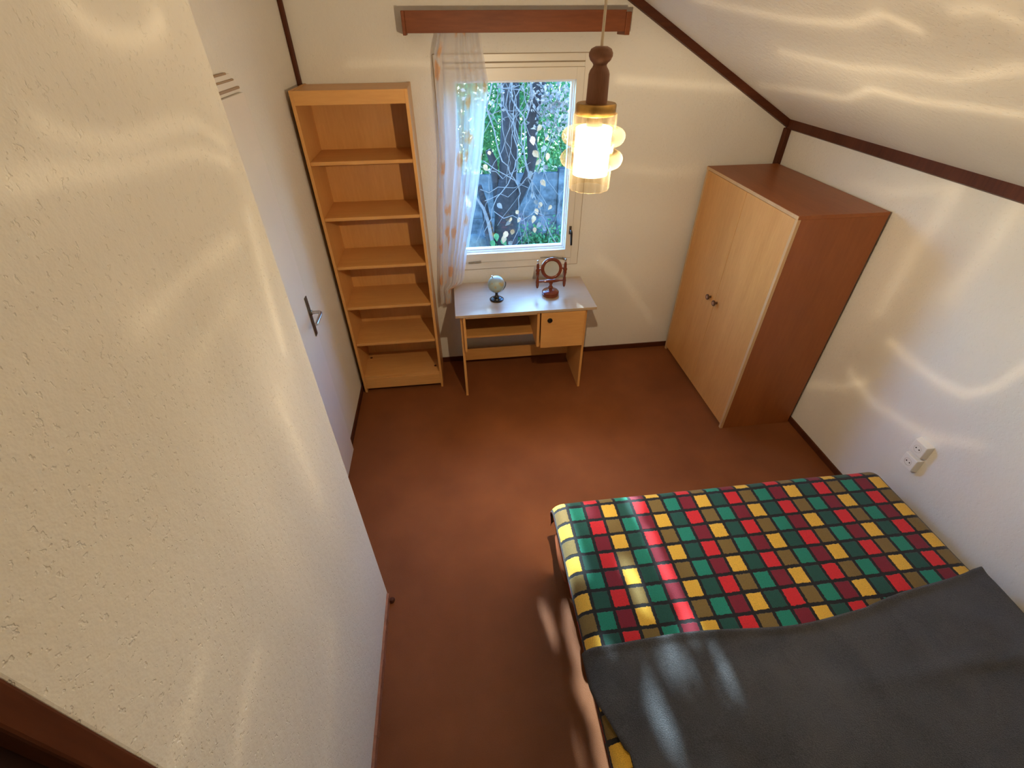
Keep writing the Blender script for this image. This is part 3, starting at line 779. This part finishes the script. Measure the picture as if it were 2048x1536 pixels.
    return '\n'.join(head + rows) + '\n'
tx = bpy.data.texts.new('lamp_distribution')
tx.write(ies_text())
li = bpy.data.lights.new('lamp_light', 'POINT')
li.energy = 10.0
li.shadow_soft_size = 0.014
li.color = (1, 1, 1)
li.use_nodes = True
ln = li.node_tree
em = ln.nodes['Emission']
ie = ln.nodes.new('ShaderNodeTexIES'); ie.mode = 'INTERNAL'; ie.ies = tx
ie.inputs['Strength'].default_value = LAMP_POWER
ln.links.new(ie.outputs['Fac'], em.inputs['Strength'])
em.inputs['Color'].default_value = (*LAMP_COL, 1)
lo = bpy.data.objects.new('lamp_light', li)
C.objects.link(lo)
lo.location = (lx, ly, 2.075)

# ------------------------------------------------------------------ wall sockets
for k_, (zc_, lab) in enumerate(((0.574, 'upper white wall socket above the checked bed'), (0.478, 'lower white wall socket just above the checked bed'))):
    so = thing('wall_socket', lab, 'socket', (XR, -1.921, zc_), 'two white wall sockets')
    h = 0.044; f_ = 0.037; dp = 0.036
    MB().hexa([(0, -h, -h), (0, h, -h), (0, h, h), (0, -h, h), (-dp, -f_, -f_), (-dp, f_, -f_), (-dp, f_, f_), (-dp, -f_, f_)]).build('cover', M['white_plastic'], so, bevel=0.003)
    cup = MB().lathe([(0.0215, -dp - 0.0015), (0.0195, -dp - 0.002), (0.0185, -dp + 0.004), (0.0, -dp + 0.006)][::-1], 28, axis='X', cap=False).build('recess', simple('socket_recess', (0.62, 0.58, 0.50), 0.4), so)
    for dy in (-0.0095, 0.0095):
        MB().lathe([(0.0, -dp - 0.0015), (0.0035, -dp - 0.001), (0.0035, -dp + 0.006)][::-1], 12, axis='X', cy=dy, cap=False).build('pin_hole', M['black'], so)

# ------------------------------------------------------------------ bed
ZB = 0.360
BX0, BX1, BY1, BY0 = 0.268, 2.100, -1.852, -3.90
bd = thing('bed', 'low dark wooden double bed with a reddish side handle', 'bed', (1.18, -2.85, 0))
def rel(a): return (a[0] - 1.18, a[1] - 1.18, a[2] + 2.85, a[3] + 2.85, a[4], a[5])
box('bed_base', rel((0.320, 2.06, -3.88, -1.91, 0.015, 0.17)), M['bed_wood'], bd, bevel=0.006)
box('mattress', rel((0.312, 2.075, -3.88, -1.900, 0.17, 0.338)), M['mattress'], bd, bevel=0.03, seg=3)
hl = MB()
pts = [(x - 1.18, y + 2.85, z) for x, y, z in ((0.330, -1.925, 0.235), (0.292, -1.945, 0.240), (0.272, -1.985, 0.238), (0.266, -2.07, 0.225), (0.268, -2.14, 0.205), (0.280, -2.19, 0.185), (0.330, -2.21, 0.160))]
hl.tube(pts, [0.011, 0.012, 0.013, 0.014, 0.014, 0.013, 0.011], 12)
hl.build('side_handle', M['red_wood'], bd)

def cloth(name, xs, ys, zf, uvf, m, thick, label, cat):
    vs = [zf(x, y) for y in ys for x in xs]
    nx = len(xs); fs = []
    for j in range(len(ys) - 1):
        for i in range(nx - 1):
            q = j * nx + i
            fs.append((q, q + nx, q + nx + 1, q + 1))
    me = bpy.data.meshes.new(name); me.from_pydata(vs, [], fs)
    ul = me.uv_layers.new(name='UVMap')
    uvl = [uvf(x, y) for y in ys for x in xs]
    for lp in me.loops: ul.data[lp.index].uv = uvl[lp.vertex_index]
    me.polygons.foreach_set('use_smooth', [True] * len(me.polygons)); me.materials.append(m)
    o = bpy.data.objects.new(name, me); C.objects.link(o)
    sd = o.modifiers.new('thickness', 'SOLIDIFY'); sd.thickness = thick; sd.offset = -1
    tag(o, label, cat)
    return o
RB = 0.055                          # rounding radius at the mattress edge
def drape(s, edge, r, sign):
    """arc-length s past the flat top: returns outward offset and drop"""
    if s <= 0: return s, 0.0
    a = s / r
    if a < math.pi / 2: return r * math.sin(a), r * (1 - math.cos(a))
    return r, r + (s - r * math.pi / 2)
def bl(x, y, ztop=ZB, extra=0.0, wav=1.0):
    # x, y are unfolded cloth coordinates
    fx0 = BX0 + RB; fx1 = BX1 - RB; fy1 = BY1 - RB
    X_, Y_, Z_ = x, y, ztop
    if x < fx0:
        o_, d_ = drape(fx0 - x, 0, RB, -1); X_ = fx0 - o_ - extra; Z_ -= d_
    elif x > fx1:
        o_, d_ = drape(x - fx1, 0, RB, 1); X_ = fx1 + o_ + extra; Z_ -= d_
    if y > fy1:
        o_, d_ = drape(y - fy1, 0, RB, 1); Y_ = fy1 + o_ + extra; Z_ -= d_
    n = noise.noise(Vector((x * 2.3, y * 2.3, 3.1))) * 0.006 + noise.noise(Vector((x * 7, y * 7, 1.7))) * 0.0022
    hang = max(0.0, ztop - Z_ - RB)
    if x < fx0: X_ -= hang * 0.12 * (1 + math.sin(y * 16 + 1.0)) * wav
    return (X_, Y_, Z_ + n)
CU, CV = 0.0830, 0.0886
xs = np.arange(BX0 - 0.034, BX1 + 0.14, 0.0125)
ys = np.arange(-3.86, BY1 + 0.13, 0.0125)
ck = cloth('checked_blanket', list(xs), list(ys), lambda x, y: bl(x, y), lambda x, y: ((x - 0.3335) / CU + 1, (-1.905 - y) / CV + 1), M['check'], 0.006,
           'fleece blanket in red, yellow and green checks covering the bed', 'blanket')

# grey throw over the near half
def hem(x):
    return -2.572 - 0.018 * math.sin((x - 0.27) * 2.3) - 0.012 * math.sin(x * 7.0) + (0.075 * max(0, x - 1.45) / 0.5 if x > 1.45 else 0)
gxs = np.linspace(BX0 - 0.055, BX1 + 0.10, 150)
gv_ = np.concatenate([np.linspace(0, 0.05, 8)[:-1], np.linspace(0.05, 1.30, 95)])
vs, fs = [], []
for v_ in gv_:
    for x in gxs:
        y = hem(x) - v_
        cut = 0.0
        x2 = x
        # left edge creeps inwards towards the camera
        lim = BX0 - 0.035 + np.interp(v_, [0, 0.12, 0.22, 0.34, 1.3], [0.0, 0.005, 0.050, 0.092, 0.095])
        x2 = lim + (x - gxs[0]) * (gxs[-1] - lim) / (gxs[-1] - gxs[0])
        p = Vector(bl(x2, y, ZB + 0.012, 0.010, 0.6))
        roll_ = 0.010 * math.exp(-(v_ / 0.022) ** 2)
        fold = 0.006 * math.sin(x * 3.1 + v_ * 9 + 0.7) * math.exp(-((v_ - 0.25) / 0.2) ** 2)
        fold += 0.010 * math.exp(-((v_ - 0.27 - 0.12 * (x - 1.5)) / 0.03) ** 2) * (1 / (1 + math.exp(-(x - 1.2) * 6)))
        bunch = 0.022 * math.exp(-((x - (BX1 - 0.02)) / 0.05) ** 2) * math.exp(-(v_ / 0.25) ** 2)
        e_ = 0.006 * math.exp(-((x - gxs[0]) / 0.015) ** 2)
        vs.append((p.x, p.y, p.z + roll_ + fold + bunch + e_ * 0.3 + 0.004 * noise.noise(Vector((x2 * 5, y * 5, 9)))))
nx = len(gxs)
for j in range(len(gv_) - 1):
    for i in range(nx - 1):
        q = j * nx + i
        fs.append((q, q + 1, q + nx + 1, q + nx))
fs = [f_[::-1] for f_ in fs]
me = bpy.data.meshes.new('grey_throw'); me.from_pydata(vs, [], fs)
me.polygons.foreach_set('use_smooth', [True] * len(me.polygons)); me.materials.append(M['grey'])
go = bpy.data.objects.new('grey_throw', me); C.objects.link(go)
sd = go.modifiers.new('thickness', 'SOLIDIFY'); sd.thickness = 0.012; sd.offset = 1
tag(go, 'plain dark grey fleece throw spread over the near half of the bed', 'throw')

# ------------------------------------------------------------------ outside the window
GZ = -0.30
MB().box(-4, 6, 0.12, 9, GZ - 0.1, GZ).build('ground', M['soil'], kind=ST)
fence = thing('concrete_fence', 'weathered grey concrete panel fence behind the tree', 'fence', (0, 3.6, GZ))
for x0 in (-2.36, -0.42, 1.52):
    for z0, z1 in ((0.0, 0.295), (0.303, 0.90)):
        box('panel', (x0 + 0.003, x0 + 1.82, 0.0, 0.06, z0, z1), M['concrete'], fence, bevel=0.006)
for x0 in (-0.54, 1.40):
    box('post', (x0, x0 + 0.12, -0.04, 0.10, 0, 0.95), M['concrete'], fence, bevel=0.008)

rl = random.Random(5)
def leaf(mb, p, size, nrm=None, rr=rl):
    n = Vector((rr.uniform(-1, 1), rr.uniform(-1, 1), rr.uniform(-0.4, 1))) if nrm is None else nrm
    n.normalize()
    a = n.orthogonal().normalized(); b_ = n.cross(a)
    an = rr.uniform(0, 6.28)
    d1 = a * math.cos(an) + b_ * math.sin(an); d2 = n.cross(d1)
    p = Vector(p)
    mb.add([p - d1 * size * 0.5, p + d2 * size * 0.32 + n * size * 0.12 - d1 * size * 0.05, p + d1 * size * 0.55, p - d2 * size * 0.32 + n * size * 0.12 - d1 * size * 0.05],
           [(0, 1, 2), (0, 2, 3)])

# multi-stemmed tree
tr = thing('tree', 'dark multi-stemmed tree trunk wrapped in vines outside the window', 'tree', (0.54, 2.6, GZ))
def T(pts): return [Vector((x - 0.54, y - 2.6, z - GZ)) for x, y, z in pts]
MB().tube(T([(0.50, 2.6, -0.30), (0.52, 2.6, 0.0), (0.53, 2.6, 0.30), (0.545, 2.6, 0.60), (0.55, 2.6, 0.80)]), [0.19, 0.165, 0.150, 0.145, 0.11], 16).build('trunk', M['bark'], tr)
MB().tube(T([(0.53, 2.6, 0.55), (0.56, 2.62, 0.85), (0.575, 2.64, 1.15), (0.60, 2.66, 1.45), (0.60, 2.68, 1.85), (0.62, 2.7, 2.5), (0.60, 2.7, 3.4)]), [0.11, 0.105, 0.105, 0.105, 0.10, 0.08, 0.05], 14).build('stem', M['bark'], tr)
MB().tube(T([(0.60, 2.58, 0.40), (0.70, 2.56, 0.62), (0.80, 2.54, 0.85), (0.845, 2.54, 1.05), (0.83, 2.55, 1.30), (0.85, 2.56, 1.55), (0.93, 2.6, 1.85), (1.1, 2.7, 2.6)]), [0.06, 0.06, 0.062, 0.058, 0.06, 0.075, 0.075, 0.05], 12).build('stem', M['bark'], tr)
MB().tube(T([(0.47, 2.62, 0.10), (0.43, 2.62, 0.40), (0.41, 2.62, 0.75), (0.385, 2.62, 1.0), (0.33, 2.63, 1.12)]), [0.055, 0.048, 0.045, 0.047, 0.035], 12).build('stem', M['bark'], tr)
MB().tube(T([(0.38, 2.55, -0.28), (0.33, 2.55, 0.0), (0.29, 2.55, 0.25), (0.25, 2.55, 0.55), (0.20, 2.55, 0.75)]), [0.075, 0.06, 0.055, 0.04, 0.03], 12).build('stem', M['bark'], tr)
MB().tube(T([(0.36, 2.45, -0.25), (0.34, 2.45, 0.05), (0.29, 2.45, 0.33), (0.24, 2.46, 0.50), (0.16, 2.5, 0.62)]), [0.026, 0.024, 0.023, 0.02, 0.016], 10).build('branch', M['pale_bark'], tr)
# unseen canopy added to block the sun, its gaps cut to place the sun patches
K = (SUN_DIR.x / SUN_DIR.y, SUN_DIR.z / SUN_DIR.y)
def to_win(p):                     # slide a point down the sunbeam to the window plane
    return (p[0] - K[0] * p[1], p[2] - K[1] * p[1])
gaps = []
def gap(p, rx, rz):
    q = to_win(p); gaps.append((q[0], q[1], rx, rz))
ZS = 0.36
for p, rx, rz in (((0.30, -1.90, ZS), .035, .05), ((0.305, -2.05, ZS), .035, .06), ((0.318, -2.20, ZS), .03, .05),
                  ((0.665, -1.93, ZS), .018, .05), ((0.68, -2.08, ZS), .020, .06), ((0.69, -2.2, ZS), .024, .06), ((0.70, -2.33, ZS), .026, .06), ((0.712, -2.46, ZS), .028, .06), ((0.722, -2.56, ZS), .022, .04),
                  ((0.535, -2.30, ZS), .030, .05), ((0.55, -2.42, ZS), .020, .03), ((0.44, -1.95, ZS), .02, .02),
                  ((0.345, -2.61, ZS), .035, .020), ((0.60, -2.68, ZS), .038, .026), ((0.455, -2.82, ZS), .045, .022), ((0.49, -2.94, ZS), .03, .022), ((0.765, -2.78, ZS), .018, .038), ((0.58, -2.75, ZS), .016, .016),
                  ((0.166, -2.26, 0), .016, .035), ((0.19, -2.36, 0), .014, .03), ((0.285, -2.30, 0), .022, .06), ((0.292, -2.45, 0), .030, .07), ((0.297, -2.60, 0), .032, .07), ((0.300, -2.75, 0), .028, .06), ((0.30, -2.88, 0), .022, .05), ((0.20, -2.83, 0), .014, .04), ((0.13, -2.70, 0), .010, .04)):
    gap(p, rx, rz)
can = MB()
cnt = 0
while cnt < 3900:
    wx, wz = rl.uniform(-0.30, 0.94), rl.uniform(0.86, 2.24)
    y = rl.uniform(2.2, 3.4)
    s_ = rl.uniform(0.055, 0.10)
    ok = True
    for gx_, gz_, ra, rb in gaps:
        if ((wx - gx_) / (ra + s_ * 0.20)) ** 2 + ((wz - gz_) / (rb + s_ * 0.20)) ** 2 < 1: ok = False; break
    p = (wx + K[0] * y, y, wz + K[1] * y)
    if ok and p[2] > 1.92:
        leaf(can, p, s_, Vector((SUN_DIR.x + rl.uniform(-.5, .5), SUN_DIR.y + rl.uniform(-.5, .5), SUN_DIR.z + rl.uniform(-.5, .5)))); cnt += 1
    elif not ok: cnt += 0.02
    else: cnt += 0.02
M['canopy'] = simple('sun_blocker_leaf', (0.06, 0.13, 0.04), 0.6, var=0.3, vscale=8)
can.build('sun_blocker', M['canopy'], tr, loc=(-0.54, -2.6, -GZ), kind='stuff')

# dry climbing vine hanging in front of the trunk
vn = thing('climbing_vine', 'pale bare climbing vine with dry leaves hanging on the tree', 'vine', (0.55, 2.3, GZ))
def V(pts): return [Vector((x - 0.55, y - 2.3, z - GZ)) for x, y, z in pts]
rv = random.Random(21)
for k_ in range(20):
    x = rv.uniform(0.18, 1.05) if k_ > 9 else rv.uniform(0.35, 0.75)
    y = rv.uniform(2.15, 2.42)
    z = 2.15
    end = rv.choice([0.1, 0.35, 0.6, 0.9, 1.1])
    pts = [(x, y, z)]
    dx = rv.uniform(-0.06, 0.06)
    while z > end:
        z -= rv.uniform(0.06, 0.13); dx = 0.7 * dx + rv.uniform(-0.05, 0.05); x += dx
        pts.append((x, y + rv.uniform(-0.03, 0.03), z))
    MB().tube(V(pts), [max(0.0028, 0.0075 * (1 - 0.6 * i / len(pts)) * (1.3 if k_ % 4 == 0 else 0.7)) for i in range(len(pts))], 5).build('vine_stem', M['pale_bark'], vn)
for k_ in range(9):                              # cross-going shoots
    x, y, z = rv.uniform(0.2, 0.45), rv.uniform(2.15, 2.4), rv.uniform(0.5, 1.9)
    pts = [(x, y, z)]
    for q in range(6):
        x += rv.uniform(0.04, 0.13); z += rv.uniform(-0.09, 0.07); pts.append((x, y + rv.uniform(-.03, .03), z))
    MB().tube(V(pts), [0.0055] * 3 + [0.004] * 4, 5).build('vine_stem', M['pale_bark'], vn)
def big_leaf(parent, p, size, m, name='leaf'):
    q = MB()
    n = Vector((rv.uniform(-0.6, 0.6), -1, rv.uniform(-0.5, 0.5))).normalized()
    a = n.cross(Vector((0, 0, 1))).normalized(); b_ = a.cross(n)
    an = rv.uniform(-0.9, 0.9)
    d1 = -(b_ * math.cos(an) + a * math.sin(an)); d2 = n.cross(d1)
    p = Vector(p)
    outl = [(-0.5, 0), (-0.32, 0.30), (0.0, 0.36), (0.30, 0.20), (0.58, 0), (0.30, -0.20), (0.0, -0.36), (-0.32, -0.30)]
    vs = [p] + [p + d1 * u * size + d2 * w_ * size + n * size * 0.35 * abs(w_) for u, w_ in outl]
    q.add(vs, [(0, 1 + i, 1 + (i + 1) % 8) for i in range(8)])
    return q.build(name, m, parent)
spots = [(0.83, 0.62), (0.86, 0.50), (0.82, 0.42), (0.90, 0.33), (0.84, 0.27), (0.88, 0.06), (0.80, 0.70), (0.92, 0.58), (0.55, 0.45), (0.50, 0.38), (0.47, 0.27), (0.58, 0.22), (0.53, 0.16), (0.66, 0.40), (0.45, 0.17), (0.85, 0.95), (0.88, 1.05), (0.84, 1.12), (0.90, 1.2), (0.80, 1.3), (0.86, 1.38), (0.75, 0.92), (0.30, 1.15), (0.28, 1.02), (0.40, 0.62), (0.60, 0.55), (0.27, 0.02), (0.98, 0.30), (1.02, 0.55), (0.95, 0.8), (0.97, 0.98), (0.93, 1.32), (1.0, 1.1), (0.57, 0.05), (0.63, -0.02)]
for k_, (x, z) in enumerate(spots):
    big_leaf(vn, (x - 0.55 + rv.uniform(-.02, .02), rv.uniform(-0.15, 0.05), z - GZ + rv.uniform(-.02, .02)), rv.uniform(0.055, 0.10), M['dead_leaf'] if k_ % 3 else M['pale_leaf'])
dm = MB()
for k_ in range(560):
    u_ = rv.random()
    x = rv.gauss(1.06, 0.15); z = rv.gauss(1.60, 0.15)
    if rv.random() < 0.12: x = rv.gauss(0.4, 0.18); z = rv.gauss(1.74, 0.10)
    leaf(dm, (x - 0.55, rv.uniform(-0.25, 0.15), z - GZ), rv.uniform(0.03, 0.07), None, rv)
dm.build('dry_leaf_mass', M['pale_leaf'], vn, kind='stuff')

# evergreen ivy behind the fence
iv = thing('ivy_hedge', 'bright green ivy hedge rising behind the concrete fence', 'hedge', (0.8, 4.2, GZ))
im = MB()
for k_ in range(34000):
    x = rl.uniform(-1.2, 3.2); z = rl.uniform(0.50, 2.05); y = 3.72 + rl.random() * 1.3
    if noise.noise(Vector((x * 2.2, y * 1.0, z * 2.2))) < -0.34: continue
    leaf(im, (x - 0.8, y - 4.2, z - GZ), rl.uniform(0.045, 0.09))
im.build('foliage', M['leaf'], iv, kind='stuff')
for k_ in range(7):
    x = -0.9 + 0.62 * k_
    MB().tube([(x - 0.8, 0.15, 0), (x - 0.75, 0.2, 0.8), (x - 0.85, 0.2, 1.6), (x - 0.7, 0.3, 2.6)], [0.03, 0.025, 0.02, 0.012], 7).build('branch', M['bark'], iv)

# ground plants, litter and a stone
lt = MB()
for k_ in range(2600):
    leaf(lt, (rl.uniform(-1.2, 2.4), rl.uniform(0.4, 3.6), GZ + rl.uniform(0.005, 0.05)), rl.uniform(0.03, 0.08), Vector((rl.uniform(-.4, .4), rl.uniform(-.4, .4), 1)))
tag(lt.build('fallen_leaves', M['dead_leaf'], kind='stuff'), 'dry fallen leaves scattered on the ground outside', 'leaves')
pt = thing('seedling', 'small yellow-green leafy plant at the foot of the pale branch', 'plant', (0.40, 2.3, GZ))
MB().tube([(0, 0, 0), (0.005, 0, 0.12), (-0.01, 0, 0.28), (-0.03, 0, 0.42)], [0.006, 0.005, 0.004, 0.003], 6).build('stem', M['leaf'], pt)
for k_ in range(16):
    z = 0.10 + 0.026 * k_
    big_leaf(pt, (rv.uniform(-0.08, 0.07), rv.uniform(-0.05, 0.03), z), rv.uniform(0.07, 0.11), M['yellow_leaf'] if k_ < 8 else M['leaf'])
bm = bmesh.new(); bmesh.ops.create_icosphere(bm, subdivisions=3, radius=0.22)
for vv in bm.verts: vv.co = Vector((vv.co.x * 1.0, vv.co.y * 0.7, vv.co.z * 0.95)) * (1 + 0.25 * noise.noise(vv.co * 5))
me = bpy.data.meshes.new('stone'); bm.to_mesh(me); bm.free(); me.materials.append(M['stone'])
me.polygons.foreach_set('use_smooth', [True] * len(me.polygons))
so = bpy.data.objects.new('stone', me); C.objects.link(so); so.location = (0.14, 2.75, GZ + 0.17)
tag(so, 'grey mossy stone on the ground left of the tree', 'stone')
sb_ = thing('low_bush', 'low green bush in front of the fence right of the trunk', 'bush', (1.15, 3.2, GZ))
bu = MB()
for k_ in range(700):
    leaf(bu, (rl.gauss(0, 0.24), max(-.25, min(.25, rl.gauss(0, 0.08))), abs(rl.gauss(0.05, 0.12))), rl.uniform(0.03, 0.07))
bu.build('foliage', M['leaf'], sb_, kind='stuff')
MB().tube([(0, 0, 0), (0.02, 0, 0.12), (0.05, 0, 0.25)], [0.012, 0.01, 0.006], 6).build('stem', M['bark'], sb_)
